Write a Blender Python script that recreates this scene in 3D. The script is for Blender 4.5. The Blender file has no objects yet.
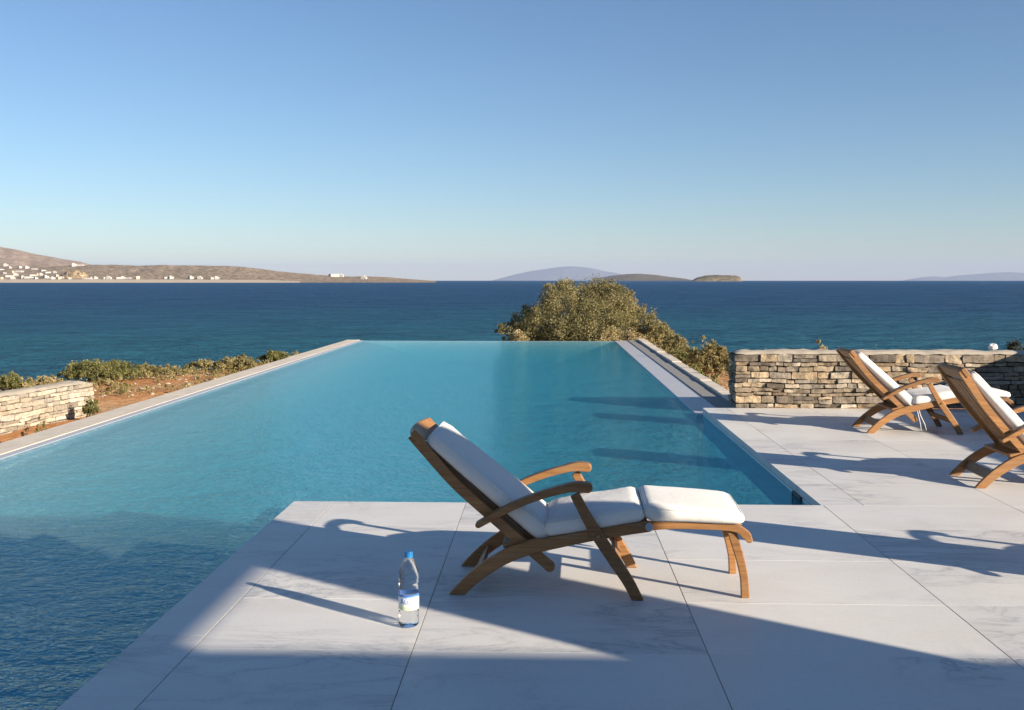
import bpy, bmesh, math, random
import numpy as np
from mathutils import Vector, Matrix, noise

R = math.radians
SC = bpy.context.scene
COL = SC.collection

# ------------------------------------------------------------------ camera, sky, sun, exposure
CAM_H, F_PX, HORIZON = 1.46, 1000.0, 280.0
YAW = R(2.0)
cam_d = bpy.data.cameras.new('camera')
cam = bpy.data.objects.new('camera', cam_d); COL.objects.link(cam)
cam.location = (0, 0, CAM_H)
cam.rotation_euler = (R(90), 0, YAW)
cam_d.sensor_width = 36.0
cam_d.lens = 36.0 * F_PX / 1024.0
cam_d.shift_y = -(355.0 - HORIZON) / 1024.0
cam_d.clip_start = 0.05
cam_d.clip_end = 120000
SC.camera = cam

SUN_EL = R(17.2)
SUN_H = Vector((0.834, -0.552, 0)).normalized()          # horizontal direction towards the sun
world = bpy.data.worlds.new('World'); SC.world = world
world.use_nodes = True
wn = world.node_tree.nodes; wl = world.node_tree.links
bg = wn['Background']
sky = wn.new('ShaderNodeTexSky'); sky.sky_type = 'NISHITA'
sky.sun_disc = False
sky.sun_elevation = SUN_EL
sky.sun_rotation = math.atan2(SUN_H.x, SUN_H.y)
sky.altitude = 0
sky.air_density = 1.0; sky.dust_density = 0.0; sky.ozone_density = 4.2
tint = wn.new('ShaderNodeMix'); tint.data_type = 'RGBA'; tint.blend_type = 'MULTIPLY'; tint.inputs[0].default_value = 1.0
tint.inputs[7].default_value = (0.955, 0.948, 0.955, 1)           # white balance of the sky light
wl.new(sky.outputs[0], tint.inputs[6]); wl.new(tint.outputs[2], bg.inputs[0])
bg.inputs[1].default_value = 0.060

sun_d = bpy.data.lights.new('sun', 'SUN')
sun_d.energy = 5.0; sun_d.angle = R(0.5); sun_d.color = (1.0, 0.87, 0.70)
sun = bpy.data.objects.new('sun', sun_d); COL.objects.link(sun)
to_sun = Vector((SUN_H.x * math.cos(SUN_EL), SUN_H.y * math.cos(SUN_EL), math.sin(SUN_EL)))
sun.rotation_euler = to_sun.to_track_quat('Z', 'Y').to_euler()
sun.location = (6, -6, 8)

SC.view_settings.view_transform = 'Standard'
SC.view_settings.look = 'None'
SC.view_settings.gamma = 1.0
SC.view_settings.use_curve_mapping = False
SC.view_settings.exposure = 1.2
SC.cycles.volume_bounces = 6

# ------------------------------------------------------------------ helpers
CY, SY = math.cos(YAW), math.sin(YAW)
def W(xc, d):                                            # camera right / forward metres -> world x, y
    return (xc * CY - d * SY, xc * SY + d * CY)
def at(px, py, d):                                       # survey: bearing, height angle, distance -> world point
    x, y = W((px - 512) / F_PX * d, d)
    return (x, y, CAM_H - (py - HORIZON) / F_PX * d)

def tag(o, label=None, cat=None, group=None, kind=None):
    if label: o['label'] = label
    if cat: o['category'] = cat
    if group: o['group'] = group
    if kind: o['kind'] = kind
    return o

def link(name, me, mat=None, parent=None):
    o = bpy.data.objects.new(name, me); COL.objects.link(o)
    if mat:
        me.materials.clear()
        for m in (mat if isinstance(mat, (list, tuple)) else [mat]): me.materials.append(m)
    if parent: o.parent = parent
    return o

def from_bm(name, bm, mat=None, parent=None, smooth=False, bevel=0.0, seg=2):
    me = bpy.data.meshes.new(name)
    bmesh.ops.recalc_face_normals(bm, faces=bm.faces[:])
    bm.to_mesh(me); bm.free()
    if smooth:
        me.polygons.foreach_set('use_smooth', [True] * len(me.polygons))
    o = link(name, me, mat, parent)
    if bevel > 0:
        m = o.modifiers.new('bevel', 'BEVEL'); m.width = bevel; m.segments = seg
        m.limit_method = 'ANGLE'; m.angle_limit = R(35)
    return o

def empty(name, loc, rz=0.0):
    o = bpy.data.objects.new(name, None); COL.objects.link(o)
    o.empty_display_size = 0.2
    o.location = loc; o.rotation_euler = (0, 0, rz)
    return o

def box(bm, x0, x1, y0, y1, z0, z1):
    v = [bm.verts.new(p) for p in ((x0,y0,z0),(x1,y0,z0),(x1,y1,z0),(x0,y1,z0),(x0,y0,z1),(x1,y0,z1),(x1,y1,z1),(x0,y1,z1))]
    fs = []
    for f in ((0,3,2,1),(4,5,6,7),(0,1,5,4),(1,2,6,5),(2,3,7,6),(3,0,4,7)):
        fs.append(bm.faces.new([v[i] for i in f]))
    return fs

def lathe(bm, prof, n=32, c=(0, 0, 0), cap=True):
    rings = []
    for r, z in prof:
        rings.append([bm.verts.new((c[0] + r*math.cos(2*math.pi*i/n), c[1] + r*math.sin(2*math.pi*i/n), c[2] + z)) for i in range(n)])
    for a, b in zip(rings, rings[1:]):
        for i in range(n):
            bm.faces.new((a[i], a[(i+1) % n], b[(i+1) % n], b[i]))
    if cap:
        bm.faces.new(rings[0][::-1]); bm.faces.new(rings[-1])

def tube(bm, pts, r, n=8):
    pts = [Vector(p) for p in pts]; rings = []
    for i, p in enumerate(pts):
        d = (pts[min(i+1, len(pts)-1)] - pts[max(i-1, 0)]).normalized()
        a = d.cross(Vector((0.13, 0.21, 1))).normalized(); b = d.cross(a)
        rr = r[i] if isinstance(r, (list, tuple)) else r
        rings.append([bm.verts.new(p + rr*(a*math.cos(2*math.pi*k/n) + b*math.sin(2*math.pi*k/n))) for k in range(n)])
    for a, b in zip(rings, rings[1:]):
        for k in range(n):
            bm.faces.new((a[k], a[(k+1) % n], b[(k+1) % n], b[k]))
    bm.faces.new(rings[0][::-1]); bm.faces.new(rings[-1])

def catmull(pts, sub=6):
    P = [Vector(p) for p in pts]
    if len(P) == 2:
        return [P[0].lerp(P[1], i/sub) for i in range(sub+1)]
    P = [P[0]*2 - P[1]] + P + [P[-1]*2 - P[-2]]
    out = []
    for i in range(1, len(P)-2):
        for k in range(sub):
            t = k/sub
            out.append(0.5*((2*P[i]) + (P[i+1]-P[i-1])*t + (2*P[i-1]-5*P[i]+4*P[i+1]-P[i+2])*t*t + (3*P[i]-P[i-1]-3*P[i+1]+P[i+2])*t**3))
    out.append(P[-2])
    return out

def ribbon(bm, pts, w, y0, y1, round_ends=(False, False), sub=6):
    """a board cut along a curved line in the x-z plane, thickness y0..y1"""
    C = catmull([(p[0], 0, p[1]) for p in pts], sub)
    n = len(C); up = []; lo = []
    for i, p in enumerate(C):
        d = (C[min(i+1, n-1)] - C[max(i-1, 0)]).normalized()
        nn = Vector((-d.z, 0, d.x))
        t = i/(n-1)
        if isinstance(w, (list, tuple)):
            q = t*(len(w)-1); k = min(int(q), len(w)-2); ww = w[k]*(1-(q-k)) + w[k+1]*(q-k)
        else: ww = w
        up.append(p + nn*ww/2); lo.append(p - nn*ww/2)
    def arc(a, b, outward):
        c = (a+b)/2; r = (a-b).length/2; ux = (a-c).normalized()
        return [c + r*(ux*math.cos(th) + outward*math.sin(th)) for th in (math.pi*k/6 for k in range(1, 6))]
    loop = list(up)
    if round_ends[1]: loop += arc(up[-1], lo[-1], (C[-1]-C[-2]).normalized())
    loop += lo[::-1]
    if round_ends[0]: loop += arc(lo[0], up[0], (C[0]-C[1]).normalized())
    va = [bm.verts.new((p.x, y0, p.z)) for p in loop]
    vb = [bm.verts.new((p.x, y1, p.z)) for p in loop]
    m = len(loop)
    for i in range(m):
        bm.faces.new((va[i], va[(i+1) % m], vb[(i+1) % m], vb[i]))
    # side faces as quads up/lo
    nu = len(up)
    if not round_ends[0] and not round_ends[1]:
        for vs, flip in ((va, 1), (vb, 0)):
            for i in range(nu-1):
                q = (vs[i], vs[i+1], vs[2*nu-2-i], vs[2*nu-1-i])
                bm.faces.new(q[::-1] if flip else q)
    else:
        bm.faces.new(va[::-1]); bm.faces.new(vb)

# ------------------------------------------------------------------ materials
def new_mat(name):
    m = bpy.data.materials.new(name); m.use_nodes = True
    nt = m.node_tree; b = nt.nodes['Principled BSDF']
    return m, nt, b
def N(nt, typ, **kw):
    n = nt.nodes.new(typ)
    for k, v in kw.items():
        if k in n.inputs.keys(): n.inputs[k].default_value = v
        else: setattr(n, k, v)
    return n
def coords(nt, scale=(1, 1, 1), rot=(0, 0, 0)):
    tc = N(nt, 'ShaderNodeTexCoord'); mp = N(nt, 'ShaderNodeMapping')
    mp.inputs['Scale'].default_value = scale; mp.inputs['Rotation'].default_value = rot
    nt.links.new(tc.outputs['Object'], mp.inputs['Vector'])
    return mp.outputs[0]
def nz(nt, vec, scale, detail=4, rough=0.5, dist=0.0):
    n = N(nt, 'ShaderNodeTexNoise'); n.inputs['Scale'].default_value = scale
    n.inputs['Detail'].default_value = detail; n.inputs['Roughness'].default_value = rough
    n.inputs['Distortion'].default_value = dist
    nt.links.new(vec, n.inputs['Vector'])
    return n.outputs['Fac']
def ramp(nt, fac, stops):
    r = N(nt, 'ShaderNodeValToRGB')
    el = r.color_ramp.elements
    while len(el) < len(stops): el.new(0.5)
    for e, (p, c) in zip(el, stops):
        e.position = p; e.color = (*c, 1) if len(c) == 3 else c
    nt.links.new(fac, r.inputs[0])
    return r.outputs[0]
def mixc(nt, fac, a, b, mode='MIX'):
    m = N(nt, 'ShaderNodeMix', data_type='RGBA', blend_type=mode)
    for sock, v in ((m.inputs[0], fac), (m.inputs[6], a), (m.inputs[7], b)):
        if isinstance(v, (int, float)): sock.default_value = v
        elif isinstance(v, (tuple, list)): sock.default_value = (*v, 1) if len(v) == 3 else v
        else: nt.links.new(v, sock)
    return m.outputs[2]
def maths(nt, op, a, b=0.0):
    m = N(nt, 'ShaderNodeMath', operation=op)
    for sock, v in ((m.inputs[0], a), (m.inputs[1], b)):
        if isinstance(v, (int, float)): sock.default_value = v
        else: nt.links.new(v, sock)
    return m.outputs[0]
def bump(nt, height, strength, dist, normal=None):
    b = N(nt, 'ShaderNodeBump'); b.inputs['Strength'].default_value = strength; b.inputs['Distance'].default_value = dist
    nt.links.new(height, b.inputs['Height'])
    if normal: nt.links.new(normal, b.inputs['Normal'])
    return b.outputs[0]

def m_plain(name, col, rough=0.6, var=0.12, scale=30, bmp=0.0):
    m, nt, b = new_mat(name)
    v = coords(nt); n = nz(nt, v, scale, 4)
    c = mixc(nt, n, tuple(x*(1-var) for x in col), tuple(min(1, x*(1+var)) for x in col))
    nt.links.new(c, b.inputs['Base Color']); b.inputs['Roughness'].default_value = rough
    if bmp: nt.links.new(bump(nt, n, 0.5, bmp), b.inputs['Normal'])
    return m

def m_wood(name):
    m, nt, b = new_mat(name)
    v = coords(nt, (1.2, 22, 22)); n1 = nz(nt, v, 3.5, 6, 0.6, 0.6)
    v2 = coords(nt, (1, 1, 1)); n2 = nz(nt, v2, 4.0, 3)
    c = ramp(nt, n1, [(0.25, (0.115, 0.048, 0.014)), (0.5, (0.245, 0.110, 0.034)), (0.78, (0.37, 0.187, 0.068))])
    c = mixc(nt, maths(nt, 'MULTIPLY', n2, 0.35), c, (0.33, 0.20, 0.105))
    oi = N(nt, 'ShaderNodeObjectInfo')                      # no two boards have quite the same tone; weathering greys some of them
    c = mixc(nt, 1.0, c, ramp(nt, oi.outputs['Random'], [(0.0, (0.76, 0.74, 0.72)), (0.5, (1.0, 1.0, 1.0)), (1.0, (1.18, 1.14, 1.06))]), 'MULTIPLY')
    grey = ramp(nt, nz(nt, coords(nt, (1.5, 9, 9)), 2.2, 5, 0.65, 0.4), [(0.52, (0, 0, 0)), (0.74, (0.38, 0.38, 0.38))])
    c = mixc(nt, grey, c, (0.27, 0.205, 0.145))
    nt.links.new(c, b.inputs['Base Color'])
    b.inputs['Roughness'].default_value = 0.5
    b.inputs['Specular IOR Level'].default_value = 0.35
    nt.links.new(bump(nt, n1, 0.3, 0.002), b.inputs['Normal'])
    return m

def m_canvas(name):
    m, nt, b = new_mat(name)
    v = coords(nt); n = nz(nt, v, 5, 3); n2 = nz(nt, v, 14, 3, 0.5, 0.8); n3 = nz(nt, v, 420, 2)
    c = mixc(nt, n, (0.66, 0.635, 0.59), (0.74, 0.72, 0.68))
    nt.links.new(c, b.inputs['Base Color']); b.inputs['Roughness'].default_value = 0.95
    b.inputs['Specular IOR Level'].default_value = 0.15
    b.inputs['Sheen Weight'].default_value = 0.15
    k = bump(nt, n2, 0.35, 0.008); k = bump(nt, n3, 0.15, 0.001, k)
    nt.links.new(k, b.inputs['Normal'])
    return m

def m_marble(name):
    m, nt, b = new_mat(name)
    v = coords(nt)
    at_ = N(nt, 'ShaderNodeAttribute', attribute_name='tone')
    off = N(nt, 'ShaderNodeVectorMath', operation='MULTIPLY_ADD')
    nt.links.new(at_.outputs['Color'], off.inputs[0]); off.inputs[1].default_value = (17, 23, 5)
    nt.links.new(v, off.inputs[2]); vv = off.outputs[0]
    big = nz(nt, vv, 1.3, 4, 0.55, 0.4)
    st = N(nt, 'ShaderNodeMapping'); st.inputs['Rotation'].default_value = (0, 0, R(52)); st.inputs['Scale'].default_value = (0.9, 2.3, 1)
    nt.links.new(vv, st.inputs['Vector'])
    streak = nz(nt, st.outputs[0], 1.5, 5, 0.6, 0.5)
    vein = nz(nt, st.outputs[0], 1.0, 6, 0.62, 1.8)
    vein = maths(nt, 'ABSOLUTE', maths(nt, 'SUBTRACT', vein, 0.5))
    vm = ramp(nt, vein, [(0.0, (1, 1, 1)), (0.020, (0.35, 0.35, 0.35)), (0.09, (0, 0, 0))])
    gate = ramp(nt, nz(nt, vv, 0.9, 2), [(0.44, (0, 0, 0)), (0.60, (1, 1, 1))])
    vfac = maths(nt, 'MULTIPLY', maths(nt, 'MULTIPLY', vm, gate), 0.62)
    base = mixc(nt, big, (0.625, 0.61, 0.582), (0.755, 0.74, 0.71))
    base = mixc(nt, ramp(nt, streak, [(0.45, (0, 0, 0)), (0.75, (0.42, 0.42, 0.42))]), base, (0.61, 0.56, 0.50))
    tone = N(nt, 'ShaderNodeSeparateColor'); nt.links.new(at_.outputs['Color'], tone.inputs[0])
    base = mixc(nt, 1.0, base, mixc(nt, tone.outputs[2], (0.93, 0.93, 0.94), (1.0, 1.0, 0.99)), 'MULTIPLY')
    c = mixc(nt, vfac, base, (0.27, 0.28, 0.30))
    spk = ramp(nt, nz(nt, vv, 60, 3), [(0.3, (0.90, 0.90, 0.90)), (0.5, (1, 1, 1))])
    c = mixc(nt, 0.6, c, spk, 'MULTIPLY')
    nt.links.new(c, b.inputs['Base Color'])
    rr = ramp(nt, big, [(0.3, (0.42,)*3), (0.7, (0.55,)*3)])
    nt.links.new(rr, b.inputs['Roughness'])
    b.inputs['Specular IOR Level'].default_value = 0.3
    nt.links.new(bump(nt, nz(nt, vv, 90, 3), 0.08, 0.002), b.inputs['Normal'])
    return m

def m_attr(name, rough=0.85, bumpscale=40, bumpd=0.01, mottled=0.35, translucent=0.0):
    m, nt, b = new_mat(name)
    a = N(nt, 'ShaderNodeAttribute', attribute_name='tone')
    c = a.outputs['Color']
    if mottled:
        v = coords(nt); n = nz(nt, v, bumpscale, 5, 0.6)
        c = mixc(nt, 1.0, c, ramp(nt, n, [(0.25, (1-mottled,)*3), (0.7, (1+mottled*0.4,)*3)]), 'MULTIPLY')
        if bumpd: nt.links.new(bump(nt, n, 0.8, bumpd), b.inputs['Normal'])
    nt.links.new(c, b.inputs['Base Color'])
    b.inputs['Roughness'].default_value = rough
    b.inputs['Specular IOR Level'].default_value = 0.2
    if translucent:
        t = N(nt, 'ShaderNodeBsdfTranslucent'); nt.links.new(c, t.inputs[0])
        mx = N(nt, 'ShaderNodeMixShader'); mx.inputs[0].default_value = translucent
        nt.links.new(b.outputs[0], mx.inputs[1]); nt.links.new(t.outputs[0], mx.inputs[2])
        nt.links.new(mx.outputs[0], nt.nodes['Material Output'].inputs['Surface'])
    return m

WOOD = m_wood('teak'); CANVAS = m_canvas('off_white_canvas'); MARBLE = m_marble('pale_marble')
GROUT = m_plain('grout', (0.27, 0.225, 0.17), 0.9)
STONE = m_attr('dry_stone', 0.9, 28, 0.012, 0.45)
LEAF = m_attr('foliage', 0.7, 1, 0, 0, 0.25)
BRASS = m_plain('brass', (0.35, 0.26, 0.12), 0.35); BRASS.node_tree.nodes['Principled BSDF'].inputs['Metallic'].default_value = 0.9
STEEL = m_plain('dull_steel', (0.45, 0.46, 0.48), 0.35); STEEL.node_tree.nodes['Principled BSDF'].inputs['Metallic'].default_value = 0.8
CORD = m_plain('white_cord', (0.75, 0.73, 0.7), 0.9)
BARK = m_plain('bark', (0.12, 0.085, 0.055), 0.9, 0.3, 20, 0.02)
PLASTER = m_plain('white_render', (0.74, 0.72, 0.68), 0.9, 0.05, 6)
COPING = m_plain('coping_stone', (0.60, 0.53, 0.435), 0.85, 0.22, 7, 0.01)
WETSTRIP = m_plain('weir_marble', (0.44, 0.44, 0.46), 0.45, 0.06, 5)
CHANNEL = m_plain('channel_pebbles', (0.23, 0.225, 0.215), 0.9, 0.25, 25, 0.01)
MORTAR = m_plain('mortar', (0.13, 0.11, 0.085), 0.95, 0.3, 30)
CAPMORTAR = m_plain('wall_cap_mortar', (0.44, 0.38, 0.295), 0.95, 0.2, 8, 0.01)
DARK = m_plain('black_plastic', (0.012, 0.013, 0.015), 0.5)

def m_poolfloor():
    m, nt, b = new_mat('pool_plaster')
    v = coords(nt); n = nz(nt, v, 0.8, 4, 0.6); 
    c = mixc(nt, n, (0.55, 0.74, 0.75), (0.64, 0.80, 0.80))
    nt.links.new(c, b.inputs['Base Color']); b.inputs['Roughness'].default_value = 0.8
    return m
POOLFLOOR = m_poolfloor()

def m_poolwater():
    m, nt, b = new_mat('pool_water')
    nt.nodes.remove(b); out = nt.nodes['Material Output']
    v = coords(nt, (1, 1.5, 1), (0, 0, R(18)))
    a1 = nz(nt, v, 1.9, 2, 0.5, 0.3); a2 = nz(nt, v, 10.0, 3, 0.6, 0.5); a3 = nz(nt, v, 32, 2, 0.5, 0.4)
    k = bump(nt, a1, 1.0, 0.07); k = bump(nt, a2, 1.0, 0.040, k); k = bump(nt, a3, 1.0, 0.012, k)
    fr = N(nt, 'ShaderNodeFresnel'); fr.inputs['IOR'].default_value = 1.33; nt.links.new(k, fr.inputs['Normal'])
    gl = N(nt, 'ShaderNodeBsdfGlossy'); gl.inputs['Roughness'].default_value = 0.03; nt.links.new(k, gl.inputs['Normal'])
    gl.inputs['Color'].default_value = (0.50, 0.86, 1.0, 1)
    tr = N(nt, 'ShaderNodeBsdfTransparent'); tr.inputs[0].default_value = (1, 1, 1, 1)
    df = N(nt, 'ShaderNodeBsdfDiffuse'); df.inputs['Color'].default_value = (0.08, 0.45, 0.56, 1); nt.links.new(k, df.inputs['Normal'])
    body = N(nt, 'ShaderNodeMixShader'); body.inputs[0].default_value = 0.20      # light scattered just under the ripples
    nt.links.new(tr.outputs[0], body.inputs[1]); nt.links.new(df.outputs[0], body.inputs[2])
    mx = N(nt, 'ShaderNodeMixShader')
    nt.links.new(maths(nt, 'MULTIPLY', fr.outputs[0], 0.78), mx.inputs[0]); nt.links.new(body.outputs[0], mx.inputs[1]); nt.links.new(gl.outputs[0], mx.inputs[2])
    nt.links.new(mx.outputs[0], out.inputs['Surface'])
    ab = N(nt, 'ShaderNodeVolumeAbsorption'); ab.inputs['Color'].default_value = (0.34, 0.85, 0.93, 1); ab.inputs['Density'].default_value = 0.56
    sc_ = N(nt, 'ShaderNodeVolumeScatter'); sc_.inputs['Color'].default_value = (0.13, 0.60, 0.80, 1); sc_.inputs['Density'].default_value = 0.46
    ad = N(nt, 'ShaderNodeAddShader'); nt.links.new(ab.outputs[0], ad.inputs[0]); nt.links.new(sc_.outputs[0], ad.inputs[1])
    nt.links.new(ad.outputs[0], out.inputs['Volume'])
    return m
POOLWATER = m_poolwater()

def m_sea():
    m, nt, b = new_mat('sea_water')
    v = coords(nt, (1, 2.2, 1), (0, 0, R(-8)))
    w1 = nz(nt, v, 0.05, 3, 0.55); w2 = nz(nt, v, 0.28, 4, 0.6, 0.4); w3 = nz(nt, v, 1.7, 3, 0.6, 0.3)
    k = bump(nt, w1, 1.0, 6.0); k = bump(nt, w2, 1.0, 2.4, k); k = bump(nt, w3, 1.0, 0.45, k)
    vs = coords(nt, (0.35, 1.6, 1), (0, 0, R(-4)))
    s1 = nz(nt, vs, 0.012, 5, 0.6); s2 = nz(nt, vs, 0.16, 6, 0.68)
    c = mixc(nt, s1, (0.006, 0.040, 0.135), (0.012, 0.068, 0.180))
    c = mixc(nt, ramp(nt, s2, [(0.40, (0, 0, 0)), (0.68, (0.9, 0.9, 0.9))]), c, (0.030, 0.125, 0.235))
    # shallow water over pale sand close to the shore
    geo = N(nt, 'ShaderNodeNewGeometry'); ln = N(nt, 'ShaderNodeVectorMath', operation='LENGTH'); nt.links.new(geo.outputs['Position'], ln.inputs[0])
    mr = N(nt, 'ShaderNodeMapRange'); mr.inputs[1].default_value = 45; mr.inputs[2].default_value = 260; mr.inputs[3].default_value = 1; mr.inputs[4].default_value = 0
    nt.links.new(ln.outputs['Value'], mr.inputs[0])
    sh = maths(nt, 'MULTIPLY', mr.outputs[0], maths(nt, 'ADD', s1, 0.15))
    c = mixc(nt, sh, c, (0.018, 0.165, 0.200))
    foam = ramp(nt, nz(nt, coords(nt, (0.5, 2.0, 1)), 0.35, 6, 0.7), [(0.68, (0, 0, 0)), (0.75, (0.6, 0.6, 0.6))])
    c = mixc(nt, foam, c, (0.35, 0.40, 0.42))
    nt.nodes.remove(b)
    df = N(nt, 'ShaderNodeBsdfDiffuse'); nt.links.new(c, df.inputs['Color']); nt.links.new(k, df.inputs['Normal'])
    gl = N(nt, 'ShaderNodeBsdfGlossy'); gl.inputs['Roughness'].default_value = 0.2; nt.links.new(k, gl.inputs['Normal'])
    fr = N(nt, 'ShaderNodeFresnel'); fr.inputs['IOR'].default_value = 1.33; nt.links.new(k, fr.inputs['Normal'])
    mx = N(nt, 'ShaderNodeMixShader'); nt.links.new(maths(nt, 'MINIMUM', maths(nt, 'MULTIPLY', fr.outputs[0], 0.30), 0.14), mx.inputs[0])
    nt.links.new(df.outputs[0], mx.inputs[1]); nt.links.new(gl.outputs[0], mx.inputs[2])
    nt.links.new(mx.outputs[0], nt.nodes['Material Output'].inputs['Surface'])
    return m
SEA = m_sea()

def m_soil():
    m, nt, b = new_mat('ochre_soil')
    v = coords(nt); n = nz(nt, v, 0.7, 6, 0.6); n2 = nz(nt, v, 9, 5, 0.65)
    c = ramp(nt, n, [(0.3, (0.46, 0.20, 0.082)), (0.5, (0.55, 0.27, 0.115)), (0.7, (0.52, 0.35, 0.19))])
    c = mixc(nt, 1.0, c, ramp(nt, n2, [(0.3, (0.65,)*3), (0.65, (1.1,)*3)]), 'MULTIPLY')
    nt.links.new(c, b.inputs['Base Color']); b.inputs['Roughness'].default_value = 0.95
    b.inputs['Specular IOR Level'].default_value = 0.1
    nt.links.new(bump(nt, n2, 0.8, 0.05), b.inputs['Normal'])
    return m
SOIL = m_soil()

def m_hill(name, a, b_, c_, s):
    m, nt, b = new_mat(name)
    v = coords(nt); n = nz(nt, v, s, 5, 0.6); n2 = nz(nt, v, s*7, 4, 0.7)
    c = mixc(nt, ramp(nt, n, [(0.35, (0, 0, 0)), (0.65, (1, 1, 1))]), a, b_)
    c = mixc(nt, ramp(nt, n2, [(0.43, (0, 0, 0)), (0.56, (1, 1, 1))]), c, c_)
    nt.links.new(c, b.inputs['Base Color']); b.inputs['Roughness'].default_value = 1.0
    b.inputs['Specular IOR Level'].default_value = 0.0
    return m

# ------------------------------------------------------------------ sea
WATER_Z = -0.08
SEA_Z = -4.5
bm = bmesh.new()
rings = [8, 30, 80, 200, 600, 2000, 5000, 9000]
n = 96
prev = None
for r in rings:
    cur = [bm.verts.new((r*math.cos(2*math.pi*i/n), r*math.sin(2*math.pi*i/n), SEA_Z)) for i in range(n)]
    if prev is None: bm.faces.new(cur)
    else:
        for i in range(n): bm.faces.new((prev[i], cur[i], cur[(i+1) % n], prev[(i+1) % n]))
    prev = cur
tag(from_bm('sea', bm, SEA), kind='structure')

# ------------------------------------------------------------------ ground sheet
def interp(x, tab):
    if x <= tab[0][0]: return tab[0][1]
    for (a, va), (b, vb) in zip(tab, tab[1:]):
        if x <= b: return va + (vb-va)*(x-a)/(b-a)
    return tab[-1][1]
SHORE = [(-70, 12), (-20, 16), (-12, 18.5), (-9, 21), (-6, 26), (-3, 29), (2, 30), (5, 28), (9, 26), (20, 24), (70, 18)]
def ground_z(x, y):
    e = interp(x, SHORE) - y + 1.2*noise.noise((x*0.35, y*0.35, 3))
    z = -0.58 + 0.10*noise.noise((x*0.5, y*0.5, 0)) + 0.04*noise.noise((x*1.7, y*1.7, 7))
    if x < -5.3 and y < 15.6: z -= min(0.22, 0.07*(15.6-y))*min(1.0, (-5.3-x)/1.0)
    if e < 0: z -= min(6.0, (-e)*0.55 - 0.12*noise.noise((x, y, 5))*min(1, -e))
    return z
xs = [-70, -55, -42, -34, -28] + [-24 + 0.4*i for i in range(101)] + [18, 20, 24, 30, 38, 50, 70]
ys = [-40, -25, -15, -8, -3] + [0.4*i for i in range(100)] + [42, 46, 52]
bm = bmesh.new(); grid = []
for y in ys:
    row = []
    for x in xs:
        z = ground_z(x, y)
        if -4.95 < x < 2.25 and -20 < y < 25.1: z = -2.6
        row.append(bm.verts.new((x, y, z)))
    grid.append(row)
for j in range(len(ys)-1):
    for i in range(len(xs)-1):
        bm.faces.new((grid[j][i], grid[j][i+1], grid[j+1][i+1], grid[j+1][i]))
tag(from_bm('ground', bm, SOIL, smooth=True), kind='structure')

# ------------------------------------------------------------------ pool
PX0, PX1, PXD, PY0, PY1, PYT, PYD = -4.70, 1.72, 1.78, -5.0, 25.2, 6.55, 11.49
def floor_z(x, y):
    t = max(0.0, min(1.0, (x+3.3)/3.8)); t = t*t*(3-2*t)
    e = max(0.0, min(1.0, (x-PX0)/1.9)); e = e*e*(3-2*e)
    return WATER_Z - 0.025 - 0.42*e - 0.85*t
bm = bmesh.new()
gx = [PX0 - 0.05 + (2.2-PX0)*i/24 for i in range(25)]; gy = [PY0 + (PY1-PY0)*i/60 for i in range(61)]
vv = [[bm.verts.new((x, y, floor_z(x, y))) for x in gx] for y in gy]
for j in range(60):
    for i in range(24): bm.faces.new((vv[j][i], vv[j][i+1], vv[j+1][i+1], vv[j+1][i]))
# walls
box(bm, PX0-0.30, PX0, PY0, PY1, -2.15, WATER_Z-0.11)
box(bm, PX0-0.30, PX1+0.3, PY1-0.004, PY1+0.20, -2.15, WATER_Z-0.012)
box(bm, PX1, PX1+0.25, PYD+0.002, PY1-0.006, -2.15, WATER_Z-0.11)
box(bm, PXD, PXD+0.3, PYT-0.2, PYD, -2.15, -0.062)
box(bm, -1.65, PXD+0.298, PYT-0.26, PYT-0.03, -2.15, -0.062)
box(bm, -1.64, -1.40, PY0, PYT-0.262, -2.15, -0.062)
tag(from_bm('pool_basin', bm, POOLFLOOR), kind='structure')
# the water body
bm = bmesh.new()
outline = [(PX0-0.02, PY0), (-1.63, PY0), (-1.63, PYT-0.04), (PXD+0.01, PYT-0.04), (PXD+0.01, PYD+0.01), (PX1+0.02, PYD+0.01), (PX1+0.02, PY1+0.03), (PX0-0.02, PY1+0.03)]
top = [bm.verts.new((x, y, WATER_Z)) for x, y in outline]; bot = [bm.verts.new((x, y, -2.1)) for x, y in outline]
bm.faces.new(top); bm.faces.new(bot[::-1])
for i in range(8): bm.faces.new((top[i], bot[i], bot[(i+1) % 8], top[(i+1) % 8]))
tag(from_bm('pool_water', bm, POOLWATER), kind='structure')
# left coping with a wet weir ledge, right weir strip, drainage channel and outer kerb
rng = random.Random(4)
bm = bmesh.new()
y = PY0
while y < PY1+0.3:
    L = rng.uniform(0.9, 1.3); y2 = min(y+L, PY1+0.32)
    box(bm, PX0-0.43+rng.uniform(-.008, .008), PX0-0.10, y, y2-0.006, -1.2, -0.0725+rng.uniform(-.0015, .0015)); y = y2
tag(from_bm('pool_coping', bm, COPING, bevel=0.002), kind='structure')
bm = bmesh.new()
box(bm, PX0-0.098, PX0+0.012, PY0, PY1+0.1, WATER_Z-0.108, WATER_Z+0.004)
box(bm, PX1-0.012, PX1+0.32, PYD+0.004, PY1+0.15, WATER_Z-0.108, WATER_Z+0.006)
tag(from_bm('weir_ledge', bm, WETSTRIP, bevel=0.006), kind='structure')
bm = bmesh.new()
box(bm, PX1+0.32, PX1+0.56, PYD+0.25, PY1+0.15, -0.6, WATER_Z+0.018)
tag(from_bm('drain_channel', bm, CHANNEL), kind='structure')
bm = bmesh.new(); y = PYD+0.46
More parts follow.
